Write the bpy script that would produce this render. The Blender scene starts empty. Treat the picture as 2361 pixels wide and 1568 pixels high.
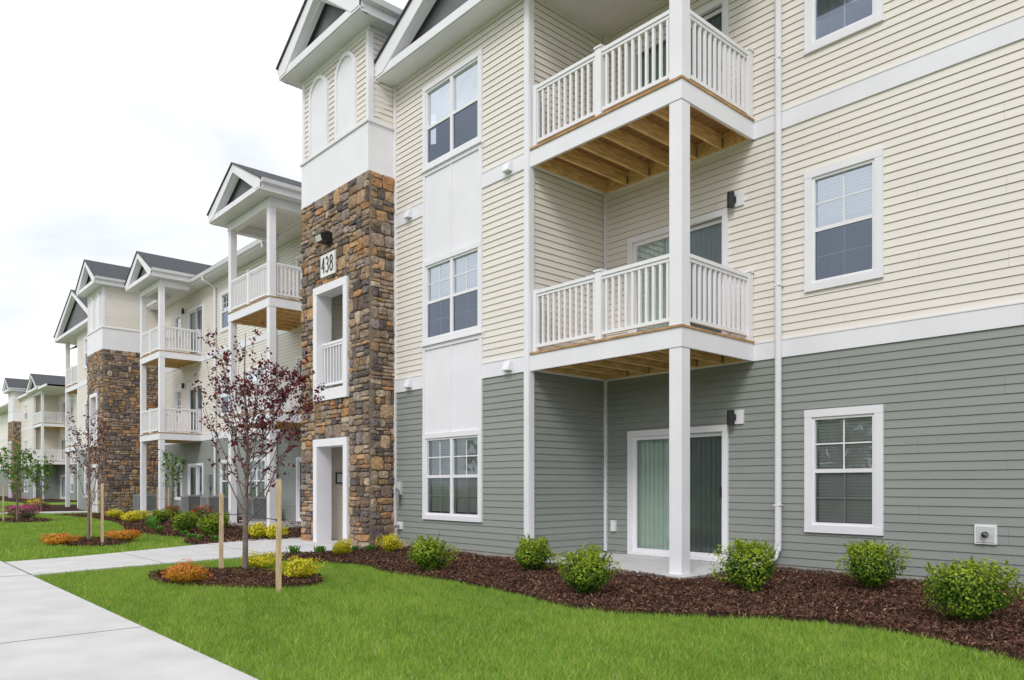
import bpy, math, random
import numpy as np
from mathutils import Vector
random.seed(7); rng=np.random.default_rng(7)
scene=bpy.context.scene
scene.view_settings.view_transform='Standard'
scene.view_settings.look='None'
scene.view_settings.exposure=0

# ------------------------------------------------------------ materials
def mk(name,col,rough=0.6,var=0.0,vscale=6.0,bump=0.0,bscale=40.0,attr=False,metal=0.0,trans=0.0,spec=0.4,stretch=(1,1,1),bdist=.02):
    m=bpy.data.materials.new(name); m.use_nodes=True
    nt=m.node_tree; N=nt.nodes; L=nt.links
    b=N['Principled BSDF']; b.inputs['Roughness'].default_value=rough
    b.inputs['Metallic'].default_value=metal
    b.inputs['Specular IOR Level'].default_value=spec
    tc=N.new('ShaderNodeTexCoord'); mp=N.new('ShaderNodeMapping'); mp.inputs['Scale'].default_value=stretch
    L.new(tc.outputs['Object'],mp.inputs['Vector'])
    src=None
    if attr:
        a=N.new('ShaderNodeAttribute'); a.attribute_name='Col'; src=a.outputs['Color']
    else:
        r=N.new('ShaderNodeRGB'); r.outputs[0].default_value=(*col,1); src=r.outputs[0]
    if var>0:
        n=N.new('ShaderNodeTexNoise'); n.inputs['Scale'].default_value=vscale; n.inputs['Detail'].default_value=6
        L.new(mp.outputs[0],n.inputs['Vector'])
        mr=N.new('ShaderNodeMapRange'); mr.inputs[1].default_value=0.3; mr.inputs[2].default_value=0.7
        mr.inputs[3].default_value=1-var; mr.inputs[4].default_value=1+var
        L.new(n.outputs['Fac'],mr.inputs[0])
        mx=N.new('ShaderNodeVectorMath'); mx.operation='SCALE'
        L.new(src,mx.inputs[0]); L.new(mr.outputs[0],mx.inputs['Scale']); src=mx.outputs[0]
    L.new(src,b.inputs['Base Color'])
    if bump>0:
        n2=N.new('ShaderNodeTexNoise'); n2.inputs['Scale'].default_value=bscale; n2.inputs['Detail'].default_value=8
        L.new(mp.outputs[0],n2.inputs['Vector'])
        bp=N.new('ShaderNodeBump'); bp.inputs['Strength'].default_value=bump; bp.inputs['Distance'].default_value=bdist
        L.new(n2.outputs['Fac'],bp.inputs['Height']); L.new(bp.outputs[0],b.inputs['Normal'])
    if trans>0:
        out=N['Material Output']; t=N.new('ShaderNodeBsdfTranslucent'); L.new(src,t.inputs[0])
        ms=N.new('ShaderNodeMixShader'); ms.inputs[0].default_value=trans
        L.new(b.outputs[0],ms.inputs[1]); L.new(t.outputs[0],ms.inputs[2]); L.new(ms.outputs[0],out.inputs[0])
    return m
def glass(name,tint,fac,rough=0.01,gc=(.80,.90,1.0)):
    m=bpy.data.materials.new(name); m.use_nodes=True; nt=m.node_tree; N=nt.nodes; L=nt.links
    N.remove(N['Principled BSDF']); out=N['Material Output']
    t=N.new('ShaderNodeBsdfTransparent'); t.inputs[0].default_value=(*tint,1)
    g=N.new('ShaderNodeBsdfGlossy'); g.inputs[0].default_value=(*gc,1); g.inputs['Roughness'].default_value=rough
    n=N.new('ShaderNodeTexNoise'); n.inputs['Scale'].default_value=1.3
    tc=N.new('ShaderNodeTexCoord'); L.new(tc.outputs['Object'],n.inputs['Vector'])
    bp=N.new('ShaderNodeBump'); bp.inputs['Strength'].default_value=0.10; bp.inputs['Distance'].default_value=0.05
    L.new(n.outputs['Fac'],bp.inputs['Height']); L.new(bp.outputs[0],g.inputs['Normal'])
    lw=N.new('ShaderNodeFresnel'); lw.inputs['IOR'].default_value=1.5
    mr=N.new('ShaderNodeMath'); mr.operation='MULTIPLY_ADD'; mr.inputs[1].default_value=1.0; mr.inputs[2].default_value=fac; mr.use_clamp=True
    L.new(lw.outputs[0],mr.inputs[0])
    ms=N.new('ShaderNodeMixShader'); L.new(mr.outputs[0],ms.inputs[0]); L.new(t.outputs[0],ms.inputs[1]); L.new(g.outputs[0],ms.inputs[2])
    L.new(ms.outputs[0],out.inputs[0]); return m

M={}
M['ivory']=mk('ivory_vinyl',(.80,.745,.69),.5,.03,1.5,.10,30,stretch=(.3,.3,3),spec=.3)
M['grey']=mk('sage_grey_vinyl',(.285,.305,.285),.5,.05,1.5,.10,30,stretch=(.3,.3,3),spec=.35)
M['groove']=mk('groove',(.44,.36,.30),.8,.1)  # lap undersides and joint edges coloured darker, a painted shadow line
M['lap_shade_g']=mk('lap_shade_g',(.13,.145,.13),.8,.1)  # same painted lap shadow for the grey siding
M['white']=mk('white_trim',(.83,.815,.86),.45,.03,2.0,.03,60)
M['rail']=mk('white_vinyl_rail',(.83,.82,.85),.35,.02,3)
M['gut']=mk('gutter_white',(.79,.78,.82),.35,.03,3)
M['soffit']=mk('soffit',(.79,.78,.81),.6,.03,3)
M['ped']=mk('pediment_grey',(.17,.17,.18),.7,.12,4,.2,60)
M['shingle']=mk('asphalt_shingle',(.085,.088,.098),.95,.45,25,.6,80)
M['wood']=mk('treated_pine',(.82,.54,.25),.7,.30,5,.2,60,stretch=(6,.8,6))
M['decking']=mk('decking_shaded',(.40,.23,.095),.8,.35,5,.2,60,stretch=(.8,14,6))  # darker than the joists: shade between them is put into the colour
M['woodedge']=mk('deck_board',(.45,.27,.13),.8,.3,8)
M['galv']=mk('galvanised',(.35,.36,.38),.4,.1,8,metal=.7)
M['stone']=mk('stone_veneer',(1,1,1),.85,.42,11,1.0,22,attr=True,spec=.2,bdist=.035)
M['mortar']=mk('mortar',(.22,.175,.135),.95,.25,20,.5,80)
M['conc']=mk('concrete',(.60,.59,.585),.85,.09,2.2,.15,150)
M['found']=mk('foundation',(.36,.34,.31),.9,.2,6,.3,60)
M['joint']=mk('joint',(.20,.19,.175),.95,.1)
M['dark']=mk('interior_dark',(.10,.10,.11),.9,.2,2)
M['room']=mk('interior_wall',(.50,.48,.46),.9,.1,2)
M['blind']=mk('blind',(.86,.86,.85),.6,.04,4,trans=.3)
M['vblind']=mk('vertical_blind',(.70,.75,.71),.7,.06,4,trans=.25)
M['black']=mk('black_metal',(.02,.02,.022),.4,.1)
M['lens']=mk('lamp_lens',(.6,.62,.6),.3,.05)
M['glass_u']=glass('glass_clear',(.85,.89,.91),.46,.01,(.84,.92,1.0))
M['glass_t']=glass('glass_top_floor',(.82,.87,.90),.66,.01,(.88,.94,1.0))
M['glass_l']=glass('glass_screened',(.50,.53,.58),.14,.08,(.70,.79,.98))
M['glass_g']=glass('glass_ground_clear',(.97,.98,.97),.10)
M['glass_m']=glass('glass_ground_screened',(.84,.84,.85),.05,.08)
M['glass_d']=glass('glass_door',(.78,.87,.81),.04)
M['glass_e']=glass('glass_door_screen',(.60,.63,.63),.02,.08)
M['inside']=mk('breezeway_siding',(.82,.75,.66),.7,.05)
M['sign']=mk('sign_plate',(.82,.82,.82),.5,.02)
M['ink']=mk('sign_ink',(.04,.04,.05),.6,.05)
M['acm']=mk('ac_paint',(.30,.31,.31),.5,.1,6)
M['leaf']=mk('leaf',(1,1,1),.6,.0,attr=True,trans=.3,spec=.12)
M['grass']=mk('grass_blade',(1,1,1),.6,.0,attr=True,trans=.35,spec=.12)
M['chip']=mk('mulch_chip',(1,1,1),.95,.3,30,attr=True,spec=.1)
M['bark']=mk('bark',(.20,.16,.145),.9,.3,20,.5,60)
M['stake']=mk('stake_wood',(.58,.43,.27),.8,.25,6,.2,50,stretch=(8,8,1))
M['strap']=mk('strap',(.05,.05,.05),.7,.1)
M['asphalt']=mk('asphalt',(.05,.05,.052),.9,.2,20,.4,120)

def ground_mat(name,c1,c2,c3,s1,s2,bump):
    m=bpy.data.materials.new(name); m.use_nodes=True; nt=m.node_tree; N=nt.nodes; L=nt.links
    b=N['Principled BSDF']; b.inputs['Roughness'].default_value=.95; b.inputs['Specular IOR Level'].default_value=.1
    tc=N.new('ShaderNodeTexCoord')
    n1=N.new('ShaderNodeTexNoise'); n1.inputs['Scale'].default_value=s1; n1.inputs['Detail'].default_value=8
    n2=N.new('ShaderNodeTexNoise'); n2.inputs['Scale'].default_value=s2; n2.inputs['Detail'].default_value=8
    L.new(tc.outputs['Object'],n1.inputs['Vector']); L.new(tc.outputs['Object'],n2.inputs['Vector'])
    r=N.new('ShaderNodeValToRGB'); r.color_ramp.elements[0].position=.35; r.color_ramp.elements[0].color=(*c1,1)
    r.color_ramp.elements[1].position=.68; r.color_ramp.elements[1].color=(*c2,1)
    L.new(n2.outputs['Fac'],r.inputs[0])
    mx=N.new('ShaderNodeMixRGB'); mx.inputs[2].default_value=(*c3,1)
    rr=N.new('ShaderNodeMapRange'); rr.inputs[1].default_value=.42; rr.inputs[2].default_value=.7; rr.inputs[4].default_value=.6
    L.new(n1.outputs['Fac'],rr.inputs[0]); L.new(rr.outputs[0],mx.inputs[0]); L.new(r.outputs[0],mx.inputs[1])
    L.new(mx.outputs[0],b.inputs['Base Color'])
    bp=N.new('ShaderNodeBump'); bp.inputs['Strength'].default_value=bump; bp.inputs['Distance'].default_value=.03
    L.new(n2.outputs['Fac'],bp.inputs['Height']); L.new(bp.outputs[0],b.inputs['Normal'])
    return m
M['lawn']=ground_mat('lawn_ground',(.10,.19,.02),(.20,.34,.05),(.24,.38,.08),.7,60,.8)
M['mulch']=ground_mat('mulch_ground',(.026,.014,.010),(.09,.048,.033),(.055,.029,.02),2,45,1.0)

# ------------------------------------------------------------ mesh helpers
class MB:
    def __init__(s): s.v=[]; s.f=[]; s.c=[]
    def add(s,vs,fs,col=None):
        o=len(s.v); s.v+=[tuple(v) for v in vs]
        for f in fs: s.f.append(tuple(i+o for i in f)); s.c.append(col or (1,1,1))
    def box(s,x0,x1,y0,y1,z0,z1,col=None):
        if x0>x1:x0,x1=x1,x0
        if y0>y1:y0,y1=y1,y0
        if z0>z1:z0,z1=z1,z0
        s.add([(x0,y0,z0),(x1,y0,z0),(x1,y1,z0),(x0,y1,z0),(x0,y0,z1),(x1,y0,z1),(x1,y1,z1),(x0,y1,z1)],
          [(0,3,2,1),(4,5,6,7),(0,1,5,4),(1,2,6,5),(2,3,7,6),(3,0,4,7)],col)
    def prismY(s,pts,y0,y1):
        n=len(pts); vs=[(x,y0,z) for x,z in pts]+[(x,y1,z) for x,z in pts]
        fs=[tuple(range(n)),tuple(range(2*n-1,n-1,-1))]+[(i,(i+1)%n+0,(i+1)%n+n,i+n) for i in range(n)]
        s.add(vs,fs)
    def prismX(s,pts,x0,x1):
        n=len(pts); vs=[(x0,y,z) for y,z in pts]+[(x1,y,z) for y,z in pts]
        fs=[tuple(range(n)),tuple(range(2*n-1,n-1,-1))]+[(i,(i+1)%n,(i+1)%n+n,i+n) for i in range(n)]
        s.add(vs,fs)
    def tube(s,pts,rad,n=6,col=None,cap=True):
        pts=[Vector(p) for p in pts]; o=len(s.v); ref=Vector((.31,.2,.93))
        for i,p in enumerate(pts):
            t=(pts[min(i+1,len(pts)-1)]-pts[max(i-1,0)]).normalized()
            a=t.cross(ref)
            if a.length<.05: a=t.cross(Vector((1,0,0)))
            a.normalize(); b=t.cross(a)
            for k in range(n):
                an=2*math.pi*k/n; s.v.append(tuple(p+(a*math.cos(an)+b*math.sin(an))*rad[i]))
        for i in range(len(pts)-1):
            for k in range(n):
                s.f.append((o+i*n+k,o+i*n+(k+1)%n,o+(i+1)*n+(k+1)%n,o+(i+1)*n+k)); s.c.append(col or (1,1,1))
        if cap:
            s.f.append(tuple(o+k for k in range(n))); s.c.append(col or (1,1,1))
            e=o+(len(pts)-1)*n; s.f.append(tuple(e+k for k in range(n))); s.c.append(col or (1,1,1))
    def obj(s,name,mat,parent=None,smooth=False,usecol=False,bevel=0):
        me=bpy.data.meshes.new(name); me.from_pydata(s.v,[],s.f); me.update()
        import bmesh
        if not usecol:
            bm=bmesh.new(); bm.from_mesh(me); bmesh.ops.recalc_face_normals(bm,faces=bm.faces); bm.to_mesh(me); bm.free()
        else:
            at=me.color_attributes.new('Col','FLOAT_COLOR','CORNER'); arr=[]
            for f,c in zip(s.f,s.c): arr+=[c[0],c[1],c[2],1]*len(f)
            at.data.foreach_set('color',arr)
        me.materials.append(mat)
        if smooth:
            me.polygons.foreach_set('use_smooth',[True]*len(me.polygons))
        o=bpy.data.objects.new(name,me); scene.collection.objects.link(o)
        if parent: o.parent=parent
        if bevel:
            b=o.modifiers.new('b','BEVEL'); b.width=bevel; b.segments=2; b.limit_method='ANGLE'
        return o
def np_mesh(name,V,F,C,mat,parent=None):
    me=bpy.data.meshes.new(name); k=F.shape[1]
    me.vertices.add(len(V)); me.vertices.foreach_set('co',V.astype(np.float32).ravel())
    me.loops.add(F.size); me.loops.foreach_set('vertex_index',F.astype(np.int32).ravel())
    me.polygons.add(len(F)); me.polygons.foreach_set('loop_start',(np.arange(len(F))*k).astype(np.int32))
    try: me.polygons.foreach_set('loop_total',np.full(len(F),k,dtype=np.int32))
    except Exception: pass
    me.update(calc_edges=True)
    at=me.color_attributes.new('Col','FLOAT_COLOR','CORNER')
    c=np.concatenate([C,np.ones((len(C),1))],1); at.data.foreach_set('color',np.repeat(c,k,axis=0).astype(np.float32).ravel())
    me.materials.append(mat)
    o=bpy.data.objects.new(name,me); scene.collection.objects.link(o)
    if parent:o.parent=parent
    return o
def empty(name,loc=(0,0,0)):
    e=bpy.data.objects.new(name,None); scene.collection.objects.link(e); return e
def leafquads(P,Nrm,L,W):
    n=len(P); Nrm=Nrm/np.linalg.norm(Nrm,axis=1,keepdims=True)
    r=rng.normal(size=(n,3)); a=np.cross(Nrm,r); a/=np.linalg.norm(a,axis=1,keepdims=True); b=np.cross(Nrm,a)
    L=np.asarray(L).reshape(-1,1); W=np.asarray(W).reshape(-1,1)
    V=np.stack([P-a*L*.5,P+b*W*.5+Nrm*W*.15,P+a*L*.5,P-b*W*.5+Nrm*W*.15],1).reshape(-1,3)
    F=np.arange(4*n).reshape(n,4); return V,F
def inpoly(x,y,poly):
    r=np.zeros(len(x),bool); n=len(poly); j=n-1
    for i in range(n):
        xi,yi=poly[i]; xj,yj=poly[j]
        if yi!=yj:
            r^=((yi>y)!=(yj>y))&(x<(xj-xi)*(y-yi)/(yj-yi)+xi)
        j=i
    return r
def smooth_open(pts,n=6):
    out=[]; P=[pts[0]]+pts+[pts[-1]]
    for i in range(1,len(P)-2):
        for k in range(n):
            t=k/n; r=[]
            for a in (0,1):
                p0,p1,p2,p3=P[i-1][a],P[i][a],P[i+1][a],P[i+2][a]
                r.append(.5*((2*p1)+(-p0+p2)*t+(2*p0-5*p1+4*p2-p3)*t*t+(-p0+3*p1-3*p2+p3)*t**3))
            out.append(tuple(r))
    out.append(pts[-1]); return out
def sheet(name,poly,z,mat,th=0.0,parent=None):
    import bmesh
    me=bpy.data.meshes.new(name); bm=bmesh.new()
    vs=[bm.verts.new((x,y,z)) for x,y in poly]; f=bm.faces.new(vs)
    if f.normal.z<0: f.normal_flip()
    bm.normal_update()
    if th>0:
        r=bmesh.ops.extrude_face_region(bm,geom=[f]); 
        for v in [g for g in r['geom'] if isinstance(g,bmesh.types.BMVert)]: v.co.z=z-th
        bmesh.ops.recalc_face_normals(bm,faces=bm.faces)
    bmesh.ops.triangulate(bm,faces=bm.faces)
    bm.to_mesh(me); bm.free(); me.materials.append(mat)
    o=bpy.data.objects.new(name,me); scene.collection.objects.link(o)
    if parent:o.parent=parent
    return o

# ------------------------------------------------------------ building kit
class Bld:
    def __init__(s): s.m={}
    def __getitem__(s,k):
        if k not in s.m: s.m[k]=MB()
        return s.m[k]
    # wall coordinates: kind f (faces -Y at y=c), r (faces +X at x=c), l (faces -X at x=c); s along, o outward
    def P(s,kind,c,t,o,z):
        if kind=='f': return (t,c-o,z)
        if kind=='r': return (c+o,t,z)
        return (c-o,t,z)
    def wb(s,mat,kind,c,s0,s1,o0,o1,z0,z1):
        a=s.P(kind,c,s0,o0,z0); b=s.P(kind,c,s1,o1,z1)
        s[mat].box(a[0],b[0],a[1],b[1],a[2],b[2])
    def siding(s,kind,c,s0,s1,z0,z1,holes=(),mat='ivory',h=.103,out=.013):
        g='lap_shade_g' if mat=='grey' else 'groove'
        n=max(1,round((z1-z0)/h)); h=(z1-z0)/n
        for i in range(n):
            a=z0+i*h; b=a+h
            cuts=[a,b]+[q for H in holes for q in (H[2],H[3]) if a+1e-4<q<b-1e-4]
            cuts=sorted(set(cuts))
            for za,zb in zip(cuts[:-1],cuts[1:]):
                zm=(za+zb)/2; seg=[(s0,s1)]
                for H in holes:
                    if H[2]<zm<H[3]:
                        ns=[]
                        for p,q in seg:
                            if H[1]<=p or H[0]>=q: ns.append((p,q)); continue
                            if H[0]>p: ns.append((p,H[0]))
                            if H[1]<q: ns.append((H[1],q))
                        seg=ns
                oa=out*(1-(za-a)/h*.95); ob=out*(1-(zb-a)/h*.95)
                for p,q in seg:
                    s[mat].add([s.P(kind,c,p,oa,za),s.P(kind,c,q,oa,za),s.P(kind,c,q,ob,zb),s.P(kind,c,p,ob,zb)],[(0,1,2,3)])
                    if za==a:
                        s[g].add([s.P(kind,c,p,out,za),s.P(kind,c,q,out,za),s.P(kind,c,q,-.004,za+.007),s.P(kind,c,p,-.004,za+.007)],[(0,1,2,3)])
            # staggered panel joints: one panel end laps over the next every 3.6 m
            if i%2==0 and s1-s0>3:
                t=s0+((i*1.37)%3.66)+.4
                while t<s1-.1:
                    if not any(H[0]-.1<t<H[1]+.1 and H[2]<a+h and H[3]>a for H in holes):
                        for q in (0,1):
                            zz=a+q*h
                            if zz+h<=z1+.001:
                                s[mat].add([s.P(kind,c,t,out+.0015,zz+.001),s.P(kind,c,t+.03,out+.0005,zz+.001),s.P(kind,c,t+.03,out*.05+.0005,zz+h),s.P(kind,c,t,out*.05+.0015,zz+h)],[(0,1,2,3)])
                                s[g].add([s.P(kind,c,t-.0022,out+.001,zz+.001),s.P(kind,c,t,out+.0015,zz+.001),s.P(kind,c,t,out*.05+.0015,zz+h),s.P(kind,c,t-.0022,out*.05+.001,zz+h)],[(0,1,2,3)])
                    t+=3.66
    def window(s,kind,c,s0,s1,z0,z1,units=1,blind='none',tw=.10,grid=True):
        gu,gl=('glass_g','glass_m') if z0<2 else (('glass_t' if (z0>6 and units==2) else 'glass_u'),'glass_l')
        for (a,b,e,f) in ((s0,s1,z1-tw,z1),(s0,s1,z0,z0+tw)):
            s.wb('white',kind,c,a,b,-.02,.045,e,f)
        s.wb('white',kind,c,s0,s0+tw,-.02,.042,z0+tw,z1-tw); s.wb('white',kind,c,s1-tw,s1,-.02,.042,z0+tw,z1-tw)
        a0,a1,b0,b1=s0+tw,s1-tw,z0+tw,z1-tw
        w=(a1-a0)/units
        for u in range(units):
            p,q=a0+u*w,a0+(u+1)*w; fr=.035
            s.wb('rail',kind,c,p,p+fr,-.06,.022,b0,b1); s.wb('rail',kind,c,q-fr,q,-.06,.022,b0,b1)
            s.wb('rail',kind,c,p+fr,q-fr,-.06,.022,b0,b0+fr); s.wb('rail',kind,c,p+fr,q-fr,-.06,.022,b1-fr,b1)
            zm=(b0+b1)/2
            s.wb('rail',kind,c,p+fr,q-fr,-.055,.012,zm-.025,zm+.025)
            gp=[s.P(kind,c,p+fr,-.02,zm),s.P(kind,c,q-fr,-.02,zm),s.P(kind,c,q-fr,-.02,b1-fr),s.P(kind,c,p+fr,-.02,b1-fr)]
            s[gu].add(gp,[(0,1,2,3)])
            gp=[s.P(kind,c,p+fr,-.005,b0+fr),s.P(kind,c,q-fr,-.005,b0+fr),s.P(kind,c,q-fr,-.005,zm),s.P(kind,c,p+fr,-.005,zm)]
            s[gl].add(gp,[(0,1,2,3)])
            if grid:
                sm=(p+q)/2; g=.009
                # grilles: upper ones on the face of the glass, lower ones behind the screen
                s.wb('rail',kind,c,sm-g,sm+g,-.019,-.013,zm+.025,b1-fr); zq=(zm+b1)/2
                s.wb('rail',kind,c,p+fr,sm-g,-.019,-.013,zq-g,zq+g);s.wb('rail',kind,c,sm+g,q-fr,-.019,-.013,zq-g,zq+g)
                zq=(zm+b0)/2
                s.wb('rail',kind,c,sm-g,sm+g,-.045,-.030,b0+fr,zm-.025)
                s.wb('rail',kind,c,p+fr,sm-g,-.045,-.030,zq-g,zq+g);s.wb('rail',kind,c,sm+g,q-fr,-.045,-.030,zq-g,zq+g)
            if blind!='none':
                zb_=b0+.03 if blind=='half' else zm+(b1-zm)*.15
                n=int((b1-.04-zb_)/.042)
                op=.039 if blind=='half' else .034
                for i in range(n):
                    z=b1-fr-.02-i*.042
                    s['blind'].add([s.P(kind,c,p+fr,-.070,z-op*.5),s.P(kind,c,q-fr,-.070,z-op*.5),s.P(kind,c,q-fr,-.086,z+op*.5),s.P(kind,c,p+fr,-.086,z+op*.5)],[(0,1,2,3)])
                s.wb('blind',kind,c,p+fr,q-fr,-.12,-.065,b1-fr-.03,b1-fr)
        s['room'].add([s.P(kind,c,s0,-.7,z0-.2),s.P(kind,c,s1,-.7,z0-.2),s.P(kind,c,s1,-.7,z1),s.P(kind,c,s0,-.7,z1)],[(0,1,2,3)])
        return (s0+.02,s1-.02,z0+.02,z1-.02)
    def slider(s,kind,c,s0,s1,z0,z1,blind=True):
        tw=.09
        s.wb('white',kind,c,s0,s1,-.02,.045,z1-tw,z1)
        s.wb('white',kind,c,s0,s0+tw,-.02,.042,z0,z1-tw); s.wb('white',kind,c,s1-tw,s1,-.02,.042,z0,z1-tw)
        a0,a1,b1=s0+tw,s1-tw,z1-tw; sm=(a0+a1)/2; fr=.06
        s.wb('rail',kind,c,a0,a1,-.08,.03,z0,z0+.05)
        for p,q,o,g in ((a0,sm+.03,.0,'glass_d'),(sm-.03,a1,-.045,'glass_e')):
            s.wb('rail',kind,c,p,p+fr,o-.04,o+.0,z0+.05,b1); s.wb('rail',kind,c,q-fr,q,o-.04,o,z0+.05,b1)
            s.wb('rail',kind,c,p+fr,q-fr,o-.04,o,z0+.05,z0+.05+fr); s.wb('rail',kind,c,p+fr,q-fr,o-.04,o,b1-fr,b1)
            s[g].add([s.P(kind,c,p+fr,o-.02,z0+.05+fr),s.P(kind,c,q-fr,o-.02,z0+.05+fr),s.P(kind,c,q-fr,o-.02,b1-fr),s.P(kind,c,p+fr,o-.02,b1-fr)],[(0,1,2,3)])
        s.wb('black',kind,c,a1-.075,a1-.05,-.045,-.01,z0+.95,z0+1.1)
        n=int((a1-a0)/.085)
        for i in range(n):
            t=a0+(i+.5)*(a1-a0)/n; d=.055 if i%2 else .045
            s['vblind'].add([s.P(kind,c,t-.040,-.105,z0+.08),s.P(kind,c,t,-.105-d*.35,z0+.08),s.P(kind,c,t+.032,-.105-d,z0+.08),s.P(kind,c,t+.032,-.105-d,b1),s.P(kind,c,t,-.105-d*.35,b1),s.P(kind,c,t-.040,-.105,b1)],[(0,1,4,5),(1,2,3,4)])
        s['room'].add([s.P(kind,c,s0,-.9,z0-.05),s.P(kind,c,s1,-.9,z0-.05),s.P(kind,c,s1,-.9,z1),s.P(kind,c,s0,-.9,z1)],[(0,1,2,3)])
        return (s0+.02,s1-.02,z0-.05,z1-.02)
    def railrun(s,kind,c,s0,s1,z,posts=(),hgt=.93):
        s.wb('rail',kind,c,s0,s1,-.04,.04,z+hgt-.04,z+hgt+.01)
        s.wb('rail',kind,c,s0,s1,-.025,.025,z+hgt-.085,z+hgt-.042)
        s.wb('rail',kind,c,s0,s1,-.025,.025,z+.075,z+.125)
        n=int((s1-s0)/.112); 
        for i in range(n):
            t=s0+(i+.5)*(s1-s0)/n
            s.wb('rail',kind,c,t-.018,t+.018,-.018,.018,z+.12,z+hgt-.08)
        for p in posts:
            s.wb('rail',kind,c,p-.055,p+.055,-.055,.055,z,z+hgt+.03); s.wb('rail',kind,c,p-.07,p+.07,-.07,.07,z+hgt+.03,z+hgt+.055)
    def deck(s,x0,x1,yf,yb,zb):
        zt=zb+.245
        s['white'].box(x0,x1,yf,yf+.04,zb,zt)
        s['white'].box(x1-.04,x1,yf+.04,yb,zb,zt)
        s['white'].box(x0,x0+.04,yf+.04,yb,zb,zt)
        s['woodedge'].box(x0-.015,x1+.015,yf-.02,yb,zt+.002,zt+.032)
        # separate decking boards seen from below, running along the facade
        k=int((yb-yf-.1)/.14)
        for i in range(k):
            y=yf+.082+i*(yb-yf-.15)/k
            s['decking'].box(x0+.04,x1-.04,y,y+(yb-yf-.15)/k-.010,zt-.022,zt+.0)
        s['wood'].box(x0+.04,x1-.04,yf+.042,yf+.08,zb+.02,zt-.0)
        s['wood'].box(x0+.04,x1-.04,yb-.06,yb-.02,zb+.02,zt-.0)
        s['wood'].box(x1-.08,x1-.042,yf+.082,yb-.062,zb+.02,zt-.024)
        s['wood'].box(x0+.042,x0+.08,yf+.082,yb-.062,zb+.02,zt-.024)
        n=int((x1-x0)/.42)
        for i in range(1,n):
            t=x0+.06+i*(x1-x0-.12)/n
            s['wood'].box(t-.021,t+.021,yf+.082,yb-.062,zb+.022,zt-.024)
            s['galv'].box(t-.038,t+.038,yb-.085,yb-.063,zb+.03,zb+.16)
    def col(s,x,y,z0,z1,w=.19):
        h=w/2; s['post'].box(x-h,x+h,y-h,y+h,z0,z1)
        s['post'].box(x-h-.006,x+h+.006,y-h-.006,y+h+.006,z0,z0+.02)
    def gable(s,x0,x1,yf,yb,ze,rise,soff=True,ped=.28):
        xm=(x0+x1)/2; t=ze+.16; sl=rise/(xm-x0)
        s['white'].box(x0+.02,x1-.02,yf+.03,yf+.2,ze,ze+.20)
        s['white'].box(x0,x1,yf-.0,yf+.028,ze+.02,ze+.17)
        for sg in (-1,1):
            e=x0 if sg<0 else x1
            pts=[(e,t-.10),(e,t+.12),(xm,t+.12+rise),(xm,t-.12+rise),(e-sg*.28,t-.10)]
            s['white'].prismY(pts,yf-.012,yf+.10)
            pts=[(e-sg*.18,t-.0),(xm,t-.10+rise),(xm,t-.2+rise),(e-sg*.42,t-.0)]
            s['white'].prismY(pts,yf+.102,yf+.2)
            pts=[(e+sg*.05,t+.12-sl*.05+.004),(e+sg*.05,t+.155-sl*.05),(xm,t+.155+rise),(xm,t+.124+rise)]
            s['shingle'].prismY(pts,yf-.05,yb)
            s['gut'].prismY([(e-sg*.01,t+.0),(e+sg*.09,t+.02),(e+sg*.115,t+.115),(e-sg*.01,t+.115)],yf+.01,yb)
            s['white'].box(e-sg*.012,e-sg*.05,yf+.10,yb,ze,t+.1)
        s['ped'].add([(x0+.1,yf+ped,ze+.15),(x1-.1,yf+ped,ze+.15),(xm,yf+ped,t+rise)],[(0,1,2)])
        if soff: s['soffit'].box(x0+.03,x1-.03,yf+.202,yb,ze+.01,ze+.03)
    def stone(s,kind,c,s0,s1,z0,z1,holes=(),seed=1,far=False):
        R=random.Random(seed); pal=[(.33,.215,.135),(.43,.295,.19),(.25,.18,.13),(.165,.135,.13),(.22,.185,.18),(.44,.275,.15),(.32,.24,.19),(.14,.11,.10),(.42,.335,.26),(.46,.25,.125),(.29,.23,.20),(.38,.29,.21)]
        regs=[]
        if holes:
            hs0=min(h[0] for h in holes); hs1=max(h[1] for h in holes)
            regs=[(s0,hs0,z0,z1),(hs1,s1,z0,z1)]
            zc=z0
            for h in sorted(holes,key=lambda h:h[2]):
                if h[2]>zc+.02: regs.append((hs0,hs1,zc,h[2]))
                zc=h[3]
            if zc<z1: regs.append((hs0,hs1,zc,z1))
        else: regs=[(s0,s1,z0,z1)]
        for r in regs: s.wb('mortar',kind,c,r[0],r[1],-.08,0.012,r[2],r[3])
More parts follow.
